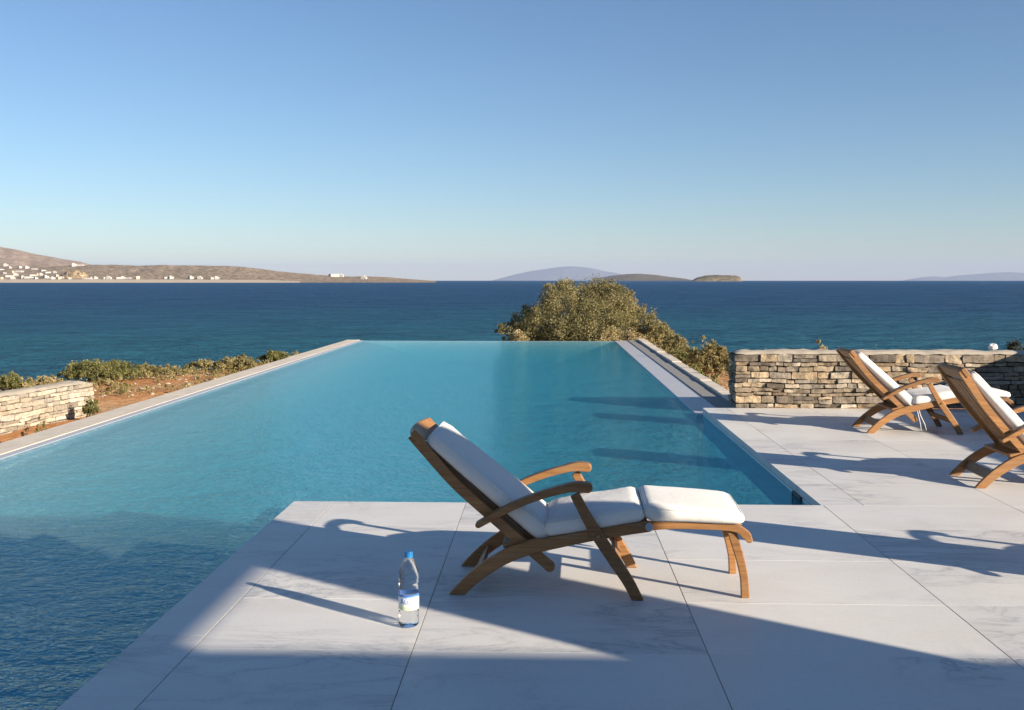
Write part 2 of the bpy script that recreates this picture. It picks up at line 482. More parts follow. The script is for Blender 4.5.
while y < PY1+0.2:
    L = rng.uniform(0.5, 0.9); y2 = min(y+L, PY1+0.3)
    box(bm, PX1+0.56, PX1+0.74+rng.uniform(-.01, .01), y, y2-0.006, -1.0, -0.03+rng.uniform(-.006, .006)); y = y2
tag(from_bm('channel_kerb', bm, COPING, bevel=0.008), kind='structure')

# ------------------------------------------------------------------ marble terrace
def tile_mesh():
    bm = bmesh.new(); lay = bm.loops.layers.float_color.new('tone')
    r = random.Random(11); g = 0.0026
    XJ = [-1.67, -1.40, -0.53, 0.63, 1.79, 2.99, 4.15, 5.31, 6.47, 6.95]
    YJ = [-5.0, -3.3, -2.0, -0.7, 0.6, 1.9, 2.58, 3.27, 3.925, 4.55, 5.25, 5.93, 6.55]
    YL = [-5.0, -3.0, -1.0, 0.8, 2.2, 2.83, 3.45, 4.06, 4.70, 5.31, 5.93, 6.55]
    YR = [6.55, 7.22, 7.88, 8.55, 9.22, 9.9, 10.55, 11.15, 11.49]
    def tile(x0, x1, y0, y1):
        z = r.uniform(-0.0003, 0.0003)
        fs = box(bm, x0+g*0.8, x1-g*0.8, y0+g*0.25, y1-g*0.25, -0.055, z)
        t = (r.random(), r.random(), r.random(), 1)
        for f in fs:
            for l in f.loops: l[lay] = t
    for a, b in zip(YL, YL[1:]): tile(XJ[0], XJ[1], a, b)
    for x0, x1 in zip(XJ[1:], XJ[2:]):
        for a, b in zip(YJ, YJ[1:]): tile(x0, x1, a, b)
    XR = [1.775, 2.05, 2.99, 4.15, 5.31, 6.47, 6.95]
    for x0, x1 in zip(XR, XR[1:]):
        for a, b in zip(YR, YR[1:]): tile(x0, x1, a, b)
    return bm
terr = tag(from_bm('terrace', tile_mesh(), MARBLE, bevel=0.0005, seg=1), kind='structure')
bm = bmesh.new()
box(bm, -1.655, 6.94, -5.2, PYT-0.01, -0.6, -0.0016)
box(bm, PXD+0.012, 6.94, PYT-0.012, PYD-0.004, -0.6, -0.0018)
tag(from_bm('terrace_bed', bm, GROUT), kind='structure')

# skimmer opening in the pool wall
sk = empty('pool_skimmer', (PXD, 7.16, -0.10))
tag(sk, 'small black skimmer opening in the pool wall at the terrace corner', 'pool skimmer')
bm = bmesh.new(); box(bm, -0.012, 0.01, -0.10, 0.10, -0.10, 0.03); from_bm('mouth', bm, DARK, sk, bevel=0.004)
bm = bmesh.new()
ov = [(-0.118, -0.118), (0.118, -0.118), (0.118, 0.042), (-0.118, 0.042)]; iv = [(-0.102, -0.104), (0.102, -0.104), (0.102, 0.030), (-0.102, 0.030)]
fo = [[bm.verts.new((x_, y_, z_)) for y_, z_ in q] for x_ in (-0.017, 0.004) for q in (ov, iv)]
for i in range(4):
    k = (i+1) % 4
    for a, b_ in ((0, 1), (1, 3), (3, 2), (2, 0)): bm.faces.new((fo[a][i], fo[a][k], fo[b_][k], fo[b_][i]))
from_bm('frame', bm, m_plain('dark_frame', (0.05, 0.055, 0.06), 0.5), sk, bevel=0.002)

# ------------------------------------------------------------------ dry stone walls
def stone_wall(name, p0, p1, h, th, label, seed, palette, course=(0.036, 0.098), length=(0.08, 0.34), rough=1.0, cap=0.035):
    """wall along p0->p1 (front face on that line, thickness to the left), stones laid on both faces and the ends"""
    p0 = Vector((*p0, 0)) if len(p0) == 2 else Vector(p0); p1 = Vector((*p1, 0)) if len(p1) == 2 else Vector(p1)
    d = (p1-p0); L = d.length; d.normalize(); nrm = Vector((-d.y, d.x, 0))
    r = random.Random(seed)
    bm = bmesh.new(); lay = bm.loops.layers.float_color.new('tone')
    def P(u, v, w): return p0 + d*u + nrm*v + Vector((0, 0, w))
    def stone(u0, u1, w0, w1, v0, v1):
        c = Vector(((u0+u1)/2, (v0+v1)/2, (w0+w1)/2)); hx = ((u1-u0)/2, (v1-v0)/2, (w1-w0)/2)
        col = Vector(r.choice(palette)); gr = sum(col)/3; col = col.lerp(Vector((gr, gr, gr)), r.uniform(0.0, 0.28))*r.uniform(0.55, 1.08)
        pts = {}
        nx, ny, nzz = 7, 3, 5
        rr = min(hx[0], hx[2])*r.uniform(0.22, 0.45)
        sx = r.uniform(-.25, .25)*hx[2]; ph = r.uniform(0, 50)
        def vert(i, j, k):
            key = (i, j, k)
            if key in pts: return pts[key]
            q = Vector(((2*i/(nx-1)-1)*hx[0], (2*j/(ny-1)-1)*hx[1], (2*k/(nzz-1)-1)*hx[2]))
            inn = Vector((max(-hx[0]+rr, min(hx[0]-rr, q.x)), max(-hx[1]+rr*0.6, min(hx[1]-rr*0.6, q.y)), max(-hx[2]+rr*0.8, min(hx[2]-rr*0.8, q.z))))
            dd = q - inn
            if dd.length > 1e-6: q = inn + dd.normalized()*min(dd.length, rr)
            q.z += sx*(q.x/hx[0])*0.35
            wp = c + q
            nn = noise.noise_vector(Vector((wp.x*10, wp.y*10+ph, wp.z*13)))
            q += Vector((nn.x*0.013, nn.y*0.022, nn.z*0.011))*rough
            a = c + q
            a.z += 0.020*rough*noise.noise((a.x*1.4, a.z*1.5, seed))*min(1, a.z*9)*min(1, max(0, (h-cap-a.z)*9))
            pts[key] = bm.verts.new(P(a.x, a.y, a.z)); return pts[key]
        def face(a):
            f = bm.faces.new(a); f.smooth = False
            for l in f.loops: l[lay] = (*col, 1)
        for i in range(nx-1):
            for k in range(nzz-1):
                face((vert(i,0,k), vert(i+1,0,k), vert(i+1,0,k+1), vert(i,0,k+1)))
                face((vert(i,ny-1,k), vert(i,ny-1,k+1), vert(i+1,ny-1,k+1), vert(i+1,ny-1,k)))
        for i in range(nx-1):
            for j in range(ny-1):
                face((vert(i,j,nzz-1), vert(i+1,j,nzz-1), vert(i+1,j+1,nzz-1), vert(i,j+1,nzz-1)))
                face((vert(i,j,0), vert(i,j+1,0), vert(i+1,j+1,0), vert(i+1,j,0)))
        for j in range(ny-1):
            for k in range(nzz-1):
                face((vert(0,j,k), vert(0,j,k+1), vert(0,j+1,k+1), vert(0,j+1,k)))
                face((vert(nx-1,j,k), vert(nx-1,j+1,k), vert(nx-1,j+1,k+1), vert(nx-1,j,k+1)))
    def lay_face(v0, v1, ustart, uend, hh):
        w = 0.0
        while w < hh-0.02:
            ch = r.uniform(*course)
            if hh-w-ch < course[0]: ch = hh-w
            u = ustart + r.uniform(-0.02, 0.0)
            while u < uend-0.02:
                ln = r.uniform(*length)*(0.7+ch*4)
                if uend-u-ln < length[0]*0.7: ln = uend-u
                off = r.uniform(-0.018, 0.018)*rough
                if r.random() < 0.32 and ch > 0.075:       # two thin stones in place of one
                    m_ = w + ch*r.uniform(0.4, 0.6)
                    stone(u+.004, u+ln-.004, w+.003, m_-.003, v0+off, v1); stone(u+.004, u+ln-.004, m_+.003, w+ch-.003, v0+off*0.4, v1)
                else:
                    stone(u+.004, u+ln-.004, w+.003+r.uniform(0, .006), w+ch-.003+r.uniform(-.004, .004), v0+off, v1)
                u += ln
            w += ch
    dep = min(0.2, th*0.45)
    lay_face(0.0, dep, 0, L, h-cap)
    lay_face(th-dep, th, 0, L, h-cap)
    o = from_bm(name, bm, STONE)
    tag(o, label, 'stone wall')
    bm = bmesh.new()
    for f in ((0.04, L-0.04, 0.045, th-0.045, 0.0, h-cap*0.8),):
        u0, u1, v0, v1, w0, w1 = f
        vs = [bm.verts.new(P(*q)) for q in ((u0,v0,w0),(u1,v0,w0),(u1,v1,w0),(u0,v1,w0),(u0,v0,w1),(u1,v0,w1),(u1,v1,w1),(u0,v1,w1))]
        for q in ((0,3,2,1),(4,5,6,7),(0,1,5,4),(1,2,6,5),(2,3,7,6),(3,0,4,7)): bm.faces.new([vs[i] for i in q])
    from_bm('mortar_core', bm, MORTAR, o)
    # rough mortar cap
    bm = bmesh.new(); nu = max(8, int(L/0.06)); nv = 8
    g = []
    for j in range(nv+1):
        row = []
        for i in range(nu+1):
            u = L*i/nu; v = 0.022 + (th-0.044)*j/nv
            if i in (0, nu): u += 0.0
            e = min(1.0, min(j, nv-j)/1.5, min(i, nu-i)/1.5)
            k = noise.noise((u*9, v*9, seed)); k2 = noise.noise((u*2.2, v*3, seed+4))
            row.append(bm.verts.new(P(u + 0.015*noise.noise((u*8, v*8, 9)), v + 0.018*noise.noise((u*8, 3.3, 1+j)), h - cap*(1-e)*0.9 + 0.016*k*rough + 0.014*k2*rough)))
        g.append(row)
    for j in range(nv):
        for i in range(nu): bm.faces.new((g[j][i], g[j][i+1], g[j+1][i+1], g[j+1][i]))
    from_bm('cap', bm, CAPMORTAR, o, smooth=True)
    return o
PAL_R = [(0.38, 0.285, 0.18), (0.42, 0.335, 0.23), (0.33, 0.235, 0.145), (0.46, 0.38, 0.275), (0.29, 0.235, 0.175), (0.40, 0.30, 0.19), (0.25, 0.20, 0.15)]
PAL_L = [(0.44, 0.37, 0.28), (0.48, 0.41, 0.31), (0.40, 0.325, 0.235), (0.50, 0.44, 0.345)]
stone_wall('stone_wall', (2.16, 11.50), (7.0, 11.50), 0.645, 0.47, 'knee high dry stone wall of tan rubble closing the far side of the terrace', 3, PAL_R)
stone_wall('stone_wall', (6.95, 1.5), (6.95, 11.45), 1.10, 0.45, 'taller dry stone wall along the right flank of the terrace casting shade', 8, PAL_R, course=(0.08, 0.16), length=(0.2, 0.55))
lw = stone_wall('stone_wall', (-8.6, 7.5), (-7.12, 15.5), 0.78, 0.45, 'low honey coloured stone wall in the soil beyond the left pool edge', 5, PAL_L, course=(0.04, 0.085), length=(0.12, 0.4))
lw.location.z = -0.90

# small white stone resting on the wall
bm = bmesh.new(); bmesh.ops.create_icosphere(bm, subdivisions=3, radius=1)
for v in bm.verts:
    p = v.co.copy(); k = 1 + 0.28*noise.noise(p*1.6+Vector((4, 2, 1))) + 0.08*noise.noise(p*4)
    v.co = Vector((p.x*0.058*k, p.y*0.045*k, max(-0.032, p.z*0.042*k)))
ws = from_bm('pebble', bm, m_plain('white_stone', (0.72, 0.70, 0.67), 0.8, 0.1, 20), smooth=False)
x, y, _ = at(993, 347, 11.75); ws.location = (x, y, 0.672)
tag(ws, 'small white rock sitting on the flat top of the stone wall', 'rock')

# ------------------------------------------------------------------ house behind the camera (its veranda shades the foreground)
hs = empty('house', (0, -3, 0)); tag(hs, 'white rendered house whose flat veranda roof shades the front of the terrace', 'house')
def hpart(name, a, mat=PLASTER, bev=0.01):
    bm = bmesh.new(); box(bm, a[0], a[1], a[2]+3, a[3]+3, a[4], a[5]); return from_bm(name, bm, mat, hs, bevel=bev)
ROOF_H = 2.4
XR_ = -1.42 + SUN_H.x/math.tan(SUN_EL)*ROOF_H
ky = -SUN_H.y/math.tan(SUN_EL)
PH = 0.269                                               # half the pillar's width
pcx = XR_ - PH; pcy = (3.765 + SUN_H.y*pcx)/SUN_H.x
hpart('veranda_roof', (2.7, XR_, -5.0, pcy+PH, ROOF_H, ROOF_H+0.2))
hpart('pillar', (pcx-PH, pcx+PH, pcy-PH, pcy+PH, 0.0, ROOF_H-0.003))
hpart('rear_wall', (2.7, XR_-0.01, -5.4, -5.0, 0.0, ROOF_H+0.6))
yw = 3.92 - ky*(ROOF_H+0.3)
wing = hpart('wing_wall', (XR_+0.004, 14.0, yw-4.0, yw, -0.3, ROOF_H+0.3))
for wx in (7.2, 10.0):
    bm = bmesh.new(); box(bm, wx, wx+1.2, yw+3-0.06, yw+3+0.03, 0.9, 2.1)
    w_ = from_bm('window', bm, m_plain('blue_shutter', (0.16, 0.22, 0.27), 0.6), hs, bevel=0.01)

# ------------------------------------------------------------------ steamer deck chairs
def cushion(bm, quad, y0, y1, r=0.035, puff=0.014, nx=18, ny=16, nz_=6, seed=0):
    """quad: four (x,z) corners - bottom start, bottom end, top end, top start"""
    B0, B1, T1, T0 = [Vector((q[0], 0, q[1])) for q in quad]
    lx = (B1-B0).length; lz = (T0-B0).length; ly = y1-y0
    hx = Vector((lx/2, ly/2, lz/2)); cache = {}
    def V(i, j, k):
        if (i, j, k) in cache: return cache[(i, j, k)]
        def sp(t): return t
        p = Vector(((2*i/nx-1)*hx.x, (2*j/ny-1)*hx.y, (2*k/nz_-1)*hx.z))
        q = Vector([max(-hx[a]+min(r, hx[a]*.98), min(hx[a]-min(r, hx[a]*.98), p[a])) for a in range(3)])
        d = p-q
        if d.length > 1e-7: p = q + d.normalized()*min(r, max(abs(d.x), abs(d.y), abs(d.z)))
        a, b, c = p.x/hx.x, p.y/hx.y, p.z/hx.z
        p.z += puff*(1-a*a)*(1-b*b)*(1 if c > 0 else 0.3)*(1 if c > 0 else -1)*abs(c)
        p.y += 0.010*b*(1-a*a)*(1-c*c); p.x += 0.008*a*(1-c*c)
        nn = noise.noise_vector(Vector((p.x*6+seed, p.y*6, p.z*8)))
        p += nn*0.004
        s = p.x/lx+0.5; t = p.z/lz+0.5
        o = (B0.lerp(B1, s)).lerp(T0.lerp(T1, s), t)
        v = bm.verts.new((o.x, (y0+y1)/2+p.y, o.z)); cache[(i, j, k)] = v; return v
    for i in range(nx):
        for j in range(ny):
            bm.faces.new((V(i,j,0), V(i,j+1,0), V(i+1,j+1,0), V(i+1,j,0))); bm.faces.new((V(i,j,nz_), V(i+1,j,nz_), V(i+1,j+1,nz_), V(i,j+1,nz_)))
    for i in range(nx):
        for k in range(nz_):
            bm.faces.new((V(i,0,k), V(i+1,0,k), V(i+1,0,k+1), V(i,0,k+1))); bm.faces.new((V(i,ny,k), V(i,ny,k+1), V(i+1,ny,k+1), V(i+1,ny,k)))
    for j in range(ny):
        for k in range(nz_):
            bm.faces.new((V(0,j,k), V(0,j,k+1), V(0,j+1,k+1), V(0,j+1,k))); bm.faces.new((V(nx,j,k), V(nx,j+1,k), V(nx,j+1,k+1), V(nx,j,k+1)))
    ring = [(i, 0) for i in range(nx)] + [(nx, j) for j in range(ny)] + [(i, ny) for i in range(nx, 0, -1)] + [(0, j) for j in range(ny, 0, -1)]
    return [V(i, j, nz_-1).co.copy() for i, j in ring]

def piping(name, bm_src_rings, parent):
    bm = bmesh.new(); pts = bm_src_rings; n = len(pts); rings = []
    for i, p in enumerate(pts):
        d = (pts[(i+1) % n]-pts[i-1]).normalized(); a = d.cross(Vector((0.1, 0.2, 1))).normalized(); b = d.cross(a)
        rings.append([bm.verts.new(p + 0.0042*(a*math.cos(2*math.pi*k/6)+b*math.sin(2*math.pi*k/6))) for k in range(6)])
    for i in range(n):
        for k in range(6): bm.faces.new((rings[i][k], rings[i][(k+1) % 6], rings[(i+1) % n][(k+1) % 6], rings[(i+1) % n][k]))
    return from_bm(name, bm, CANVAS, parent, smooth=True)
def board(bm, p0, p1, w, y0, y1): ribbon(bm, [p0, p1], w, y0, y1, sub=2)

BACK_A = Vector((-0.205, 0, 0.735)); BACK_B = Vector((0.405, 0, 0.155))
def make_chair():
    t = empty('deck_chair', (0, 0, 0))
    YO = 0.272                                              # half width outside
    for s in (-1, 1):
        def ys(a, b): return (s*a, s*b) if s > 0 else (s*b, s*a)
        # rear leg sweeping forward into the seat rail
        bm = bmesh.new()
        ribbon(bm, [(-0.022, -0.028), (0.03, 0.030), (0.116, 0.107), (0.234, 0.182), (0.351, 0.225), (0.451, 0.247), (0.6, 0.279), (0.733, 0.305), (0.885, 0.330)],
               [0.056, 0.058, 0.062, 0.066, 0.064, 0.056, 0.052, 0.050, 0.050], *ys(0.218, 0.246), (False, True))
        geom = bm.verts[:] + bm.edges[:] + bm.faces[:]
        res = bmesh.ops.bisect_plane(bm, geom=geom, plane_co=(0, 0, 0), plane_no=(0, 0, -1), clear_outer=True)
        bmesh.ops.contextual_create(bm, geom=[e for e in res['geom_cut'] if isinstance(e, bmesh.types.BMEdge)])
        from_bm('rear_leg', bm, WOOD, t, bevel=0.005)
        # front leg running up to the arm
        bm = bmesh.new()
        ribbon(bm, [(0.548, 0.478), (0.609, 0.365), (0.655, 0.288), (0.733, 0.172), (0.795, 0.078), (0.850, -0.03)], [0.044, 0.050, 0.056, 0.056, 0.052, 0.050], *ys(0.247, 0.272))
        geom = bm.verts[:] + bm.edges[:] + bm.faces[:]
        res = bmesh.ops.bisect_plane(bm, geom=geom, plane_co=(0, 0, 0), plane_no=(0, 0, -1), clear_outer=True)
        bmesh.ops.contextual_create(bm, geom=[e for e in res['geom_cut'] if isinstance(e, bmesh.types.BMEdge)])
        leg = from_bm('front_leg', bm, WOOD, t, bevel=0.005)
        # pivot bolts
        for nm, (bx, bz), yy in (('bolt', (0.655, 0.290), 0.272),):
            bm = bmesh.new(); bmesh.ops.create_cone(bm, cap_ends=True, segments=14, radius1=0.011, radius2=0.008, depth=0.008)
            bmesh.ops.rotate(bm, verts=bm.verts, matrix=Matrix.Rotation(R(-90*s), 3, 'X'))
            bmesh.ops.translate(bm, verts=bm.verts, vec=(bx, s*(yy+0.003), bz)); from_bm(nm, bm, BRASS, leg, smooth=False)
        # arm rest: a broad curved board, drooping a little at the front
        bm = bmesh.new()
        ribbon(bm, [(0.105, 0.330), (0.20, 0.384), (0.30, 0.434), (0.40, 0.472), (0.490, 0.498), (0.555, 0.511), (0.608, 0.508)],
               [0.028, 0.032, 0.034, 0.034, 0.036, 0.044, 0.046], *ys(0.222, 0.276), (True, True))
        arm = from_bm('armrest', bm, WOOD, t, bevel=0.006)
        # back upright
        bm = bmesh.new()
        ribbon(bm, [(-0.212, 0.735), (-0.137, 0.650), (0.0, 0.500), (0.2, 0.325), (0.405, 0.153), (0.432, 0.130)], [0.050, 0.050, 0.048, 0.046, 0.046, 0.050], *ys(0.190, 0.216), (False, True))
        from_bm('back_rail', bm, WOOD, t, bevel=0.005)
        # foot rest side rail and leg
        bm = bmesh.new()
        ribbon(bm, [(0.885, 0.322), (1.0, 0.330), (1.20, 0.328), (1.29, 0.320), (1.330, 0.292), (1.346, 0.270)], [0.036, 0.032, 0.030, 0.036, 0.044, 0.030], *ys(0.205, 0.217), (True, True))
        from_bm('footrest_rail', bm, WOOD, t, bevel=0.004)
        bm = bmesh.new()
        ribbon(bm, [(1.266, 0.312), (1.290, 0.235), (1.311, 0.160), (1.325, 0.085), (1.330, 0.0)], [0.042, 0.040, 0.038, 0.036, 0.038], *ys(0.178, 0.203))
        fl = from_bm('footrest_leg', bm, WOOD, t, bevel=0.004)
    for s in (-1, 1):                                       # metal hinge between seat rail and foot rest
        bm = bmesh.new(); bmesh.ops.create_cone(bm, cap_ends=True, segments=18, radius1=0.020, radius2=0.018, depth=0.006)
        bmesh.ops.rotate(bm, verts=bm.verts, matrix=Matrix.Rotation(R(-90*s), 3, 'X'))
        bmesh.ops.translate(bm, verts=bm.verts, vec=(0.888, s*0.2492, 0.330)); from_bm('hinge', bm, STEEL, t)
    # crest board: slightly arched across the width, standing proud of the uprights
    dirb = (BACK_A-BACK_B).normalized(); nb = Vector((-dirb.z, 0, dirb.x)); nb = nb if nb.z > 0 else -nb
    bm = bmesh.new(); rows = []
    M_ = 16
    for i in range(M_+1):
        yy = -0.222 + 0.444*i/M_; arch = 0.022*(1-(yy/0.222)**2)
        base = Vector((-0.165, yy, 0.690)); hgt = 0.072 + arch
        bow = -0.018*(1-(yy/0.222)**2)
        o = base + nb*(bow+0.010)
        rows.append([bm.verts.new(o + dirb*a + nb*b) for a, b in ((0, -0.017), (hgt*0.85, -0.017), (hgt, -0.010), (hgt, 0.012), (hgt*0.9, 0.019), (0, 0.019))])
    for a, b in zip(rows, rows[1:]):
        for k in range(6): bm.faces.new((a[k], a[(k+1) % 6], b[(k+1) % 6], b[k]))
    bm.faces.new(rows[0][::-1]); bm.faces.new(rows[-1])
    from_bm('crest_rail', bm, WOOD, t, bevel=0.004)
    # back slats
    bm = bmesh.new()
    for i in range(6):
        yc = -0.160 + 0.064*i; sag = -0.016*(1-(yc/0.2)**2)
        pts = []
        for k in range(9):
            u = k/8; p = Vector((-0.150, 0, 0.668)).lerp(Vector((0.372, 0, 0.188)), u) + nb*(-0.006+sag*math.sin(math.pi*min(1, u*0.9+0.1)))
            pts.append((p.x, p.z))
        ribbon(bm, pts, 0.011, yc-0.0225, yc+0.0225, sub=2)
    from_bm('back_slats', bm, WOOD, t, bevel=0.003, seg=1)
    bm = bmesh.new(); board(bm, (0.345, 0.185), (0.395, 0.205), 0.022, -0.189, 0.189); from_bm('back_bottom_rail', bm, WOOD, t, bevel=0.004)
    # cross boards
    bm = bmesh.new(); board(bm, (0.215, 0.222), (0.300, 0.240), 0.022, -0.2175, 0.2175); from_bm('back_support', bm, WOOD, t, bevel=0.004)
    bm = bmesh.new(); board(bm, (0.075, 0.050), (0.115, 0.110), 0.020, -0.2175, 0.2175); from_bm('rear_stretcher', bm, WOOD, t, bevel=0.004)
    bm = bmesh.new(); board(bm, (0.735, 0.150), (0.765, 0.105), 0.020, -0.2465, 0.2465); from_bm('front_stretcher', bm, WOOD, t, bevel=0.004)
    bm = bmesh.new(); board(bm, (1.300, 0.245), (1.318, 0.190), 0.018, -0.1775, 0.1775); from_bm('footrest_stretcher', bm, WOOD, t, bevel=0.004)
    # seat and foot rest slats
    bm = bmesh.new()
    for i in range(7):
        u = i/6; c = Vector((0.45, 0, 0.262)).lerp(Vector((0.86, 0, 0.338)), u)
        board(bm, (c.x-0.024, c.z-0.0045), (c.x+0.024, c.z+0.0045), 0.011, -0.217, 0.217)
    from_bm('seat_slats', bm, WOOD, t, bevel=0.003, seg=1)
    bm = bmesh.new()
    for i in range(7):
        u = i/6; c = Vector((0.925, 0, 0.343)).lerp(Vector((1.29, 0, 0.336)), u)
        board(bm, (c.x-0.023, c.z), (c.x+0.023, c.z), 0.010, -0.204, 0.204)
    from_bm('footrest_slats', bm, WOOD, t, bevel=0.003, seg=1)
    # cushions
    bm = bmesh.new()
    lo0 = Vector((0.404, 0, 0.220)); lo1 = Vector((-0.155, 0, 0.692))
    dd = (lo1-lo0).normalized(); nn = Vector((-dd.z, 0, dd.x)); nn = nn if nn.z > 0 else -nn
    q = [lo0, lo1, lo1+nn*0.070, lo0+nn*0.092]
    rg_ = cushion(bm, [(p.x, p.z) for p in q], -0.212, 0.212, 0.030, 0.006, seed=1)
    piping('piping', rg_, from_bm('back_cushion', bm, CANVAS, t, smooth=True))
    bm = bmesh.new()
    rg_ = cushion(bm, [(0.415, 0.264), (0.872, 0.346), (0.850, 0.424), (0.420, 0.348)], -0.240, 0.240, 0.032, 0.012, seed=5)
    piping('piping', rg_, from_bm('seat_cushion', bm, CANVAS, t, smooth=True))
    bm = bmesh.new()
    rg_ = cushion(bm, [(0.880, 0.347), (1.322, 0.340), (1.312, 0.402), (0.866, 0.430)], -0.240, 0.240, 0.034, 0.014, seed=9)
    piping('piping', rg_, from_bm('footrest_cushion', bm, CANVAS, t, smooth=True))
    return t

GRP = 'teak deck chairs on the terrace'
chair = make_chair()
def copy_thing(root):
    r = root.copy(); COL.objects.link(r)
    for ch in root.children:
        c = ch.copy(); COL.objects.link(c); c.parent = r
        for g in ch.children:
            d = g.copy(); COL.objects.link(d); d.parent = c
    return r
spots = [((-0.412, 4.868), -2.0, 'teak deck chair with white cushions nearest the camera beside the water bottle'),
         ((3.075, 9.87), -0.5, 'teak deck chair closest to the stone wall with a cord hanging under its seat'),
         ((3.035, 7.355), -1.0, 'teak deck chair cut off by the right edge of the view, showing slatted back'),
         ((2.98, 4.70), -1.0, 'teak deck chair standing just right of the view whose shadow crosses the paving')]
chairs = []
for i, ((x, y), a, lab) in enumerate(spots):
    c = chair if i == 0 else copy_thing(chair)
    c.location = (x, y, 0.001); c.rotation_euler = (0, 0, R(a))
    tag(c, lab, 'deck chair', GRP); chairs.append(c)
HINGE = Vector((0.405, 0, 0.155))
for c, deg in ((chairs[1], 3.5), (chairs[2], 9.0), (chairs[3], 4.0)):            # backs set more upright than the first chair's
    rot = Matrix.Translation(HINGE) @ Matrix.Rotation(R(deg), 4, 'Y') @ Matrix.Translation(-HINGE)
    for ch in c.children:
        k = ch.name.split('.')[0]
        if k in ('back_rail', 'crest_rail', 'back_slats', 'back_bottom_rail', 'back_cushion'): ch.matrix_local = rot
        if k == 'armrest': ch.location = (0.005*deg, 0, 0.0008*deg)
bm = bmesh.new()
for k, (dx, dy) in enumerate(((0.0, 0.0), (0.02, 0.012))):
    tube(bm, [(0.44+dx, -0.225+dy, 0.25), (0.455+dx, -0.235, 0.17), (0.475+dx*2, -0.232, 0.09), (0.485+dx*2.4, -0.222, 0.03)], 0.0035, 6)
from_bm('cushion_tie', bm, CORD, chairs[1], smooth=True)

# ------------------------------------------------------------------ water bottle
bt = empty('water_bottle', (-0.583, 4.205, 0.0015), R(-8)); tag(bt, 'clear plastic water bottle with blue cap and printed label standing on the marble', 'bottle')
pet, nt, b = new_mat('clear_pet')
b.inputs['Base Color'].default_value = (0.97, 0.99, 1, 1); b.inputs['Transmission Weight'].default_value = 1.0
b.inputs['Roughness'].default_value = 0.02; b.inputs['IOR'].default_value = 1.33
prof = [(0.020, 0.004), (0.030, 0.0), (0.038, 0.003), (0.0425, 0.012), (0.0425, 0.028), (0.0405, 0.033), (0.0425, 0.038), (0.0425, 0.050), (0.0405, 0.055), (0.0425, 0.060), (0.0425, 0.070), (0.0412, 0.074),
        (0.0412, 0.142), (0.0425, 0.146), (0.0428, 0.160), (0.040, 0.165), (0.0428, 0.170), (0.0428, 0.184), (0.040, 0.189), (0.0428, 0.194), (0.0424, 0.208), (0.0405, 0.224), (0.036, 0.243), (0.029, 0.262), (0.021, 0.277), (0.0155, 0.285), (0.0140, 0.290), (0.0140, 0.298)]
bm = bmesh.new(); lathe(bm, prof, 40); from_bm('body', bm, pet, bt, smooth=True)
bm = bmesh.new(); capn = 24
lathe(bm, [(0.0165, 0.288), (0.0168, 0.292), (0.0166, 0.309), (0.0150, 0.3125)], 36)
for v in bm.verts:
    if 0.289 < v.co.z < 0.311:
        a = math.atan2(v.co.y, v.co.x); k = 1 + 0.02*math.cos(a*18); v.co.x *= k; v.co.y *= k
from_bm('cap', bm, m_plain('blue_plastic', (0.018, 0.19, 0.48), 0.4, 0.05), bt, smooth=False)
lm, nt, b = new_mat('paper_label')
tc = N(nt, 'ShaderNodeTexCoord'); sp = N(nt, 'ShaderNodeSeparateXYZ'); nt.links.new(tc.outputs['Object'], sp.inputs[0])
zc = maths(nt, 'MULTIPLY', maths(nt, 'SUBTRACT', sp.outputs[2], 0.076), 1/0.064)
wob = maths(nt, 'ADD', zc, maths(nt, 'MULTIPLY', maths(nt, 'SUBTRACT', nz(nt, tc.outputs['Object'], 30, 2), 0.5), 0.30))
lc = ramp(nt, wob, [(0.0, (0.50, 0.62, 0.40)), (0.10, (0.55, 0.68, 0.42)), (0.30, (0.72, 0.80, 0.62)), (0.40, (0.74, 0.79, 0.84)), (0.78, (0.66, 0.75, 0.84)), (0.86, (0.08, 0.20, 0.50)), (1.0, (0.05, 0.14, 0.42))])
nt.links.new(lc, b.inputs['Base Color']); b.inputs['Roughness'].default_value = 0.35
bm = bmesh.new(); lathe(bm, [(0.0432, 0.076), (0.0432, 0.140)], 48, cap=False); from_bm('label', bm, lm, bt, smooth=True)
# printed word wrapped round the label
cu = bpy.data.curves.new('lettering', 'FONT'); cu.body = 'Αύρα'; cu.size = 0.030; cu.align_x = 'CENTER'; cu.extrude = 0.0002
tmp = bpy.data.objects.new('lettering', cu); COL.objects.link(tmp)
bpy.context.view_layer.update()
me = bpy.data.meshes.new_from_object(tmp.evaluated_get(bpy.context.evaluated_depsgraph_get()))
bpy.data.objects.remove(tmp)
bm = bmesh.new(); bm.from_mesh(me); bmesh.ops.triangulate(bm, faces=bm.faces[:])
for _ in range(2): bmesh.ops.subdivide_edges(bm, edges=[e for e in bm.edges if e.calc_length() > 0.004], cuts=1)
for v in bm.verts:
    a = v.co.x/0.0437 - math.pi/2 + 0.22; r_ = 0.0436 + v.co.z
    v.co = Vector((r_*math.cos(a), r_*math.sin(a), 0.102 + v.co.y))
from_bm('lettering', bm, m_plain('blue_ink', (0.03, 0.08, 0.30), 0.4), bt)

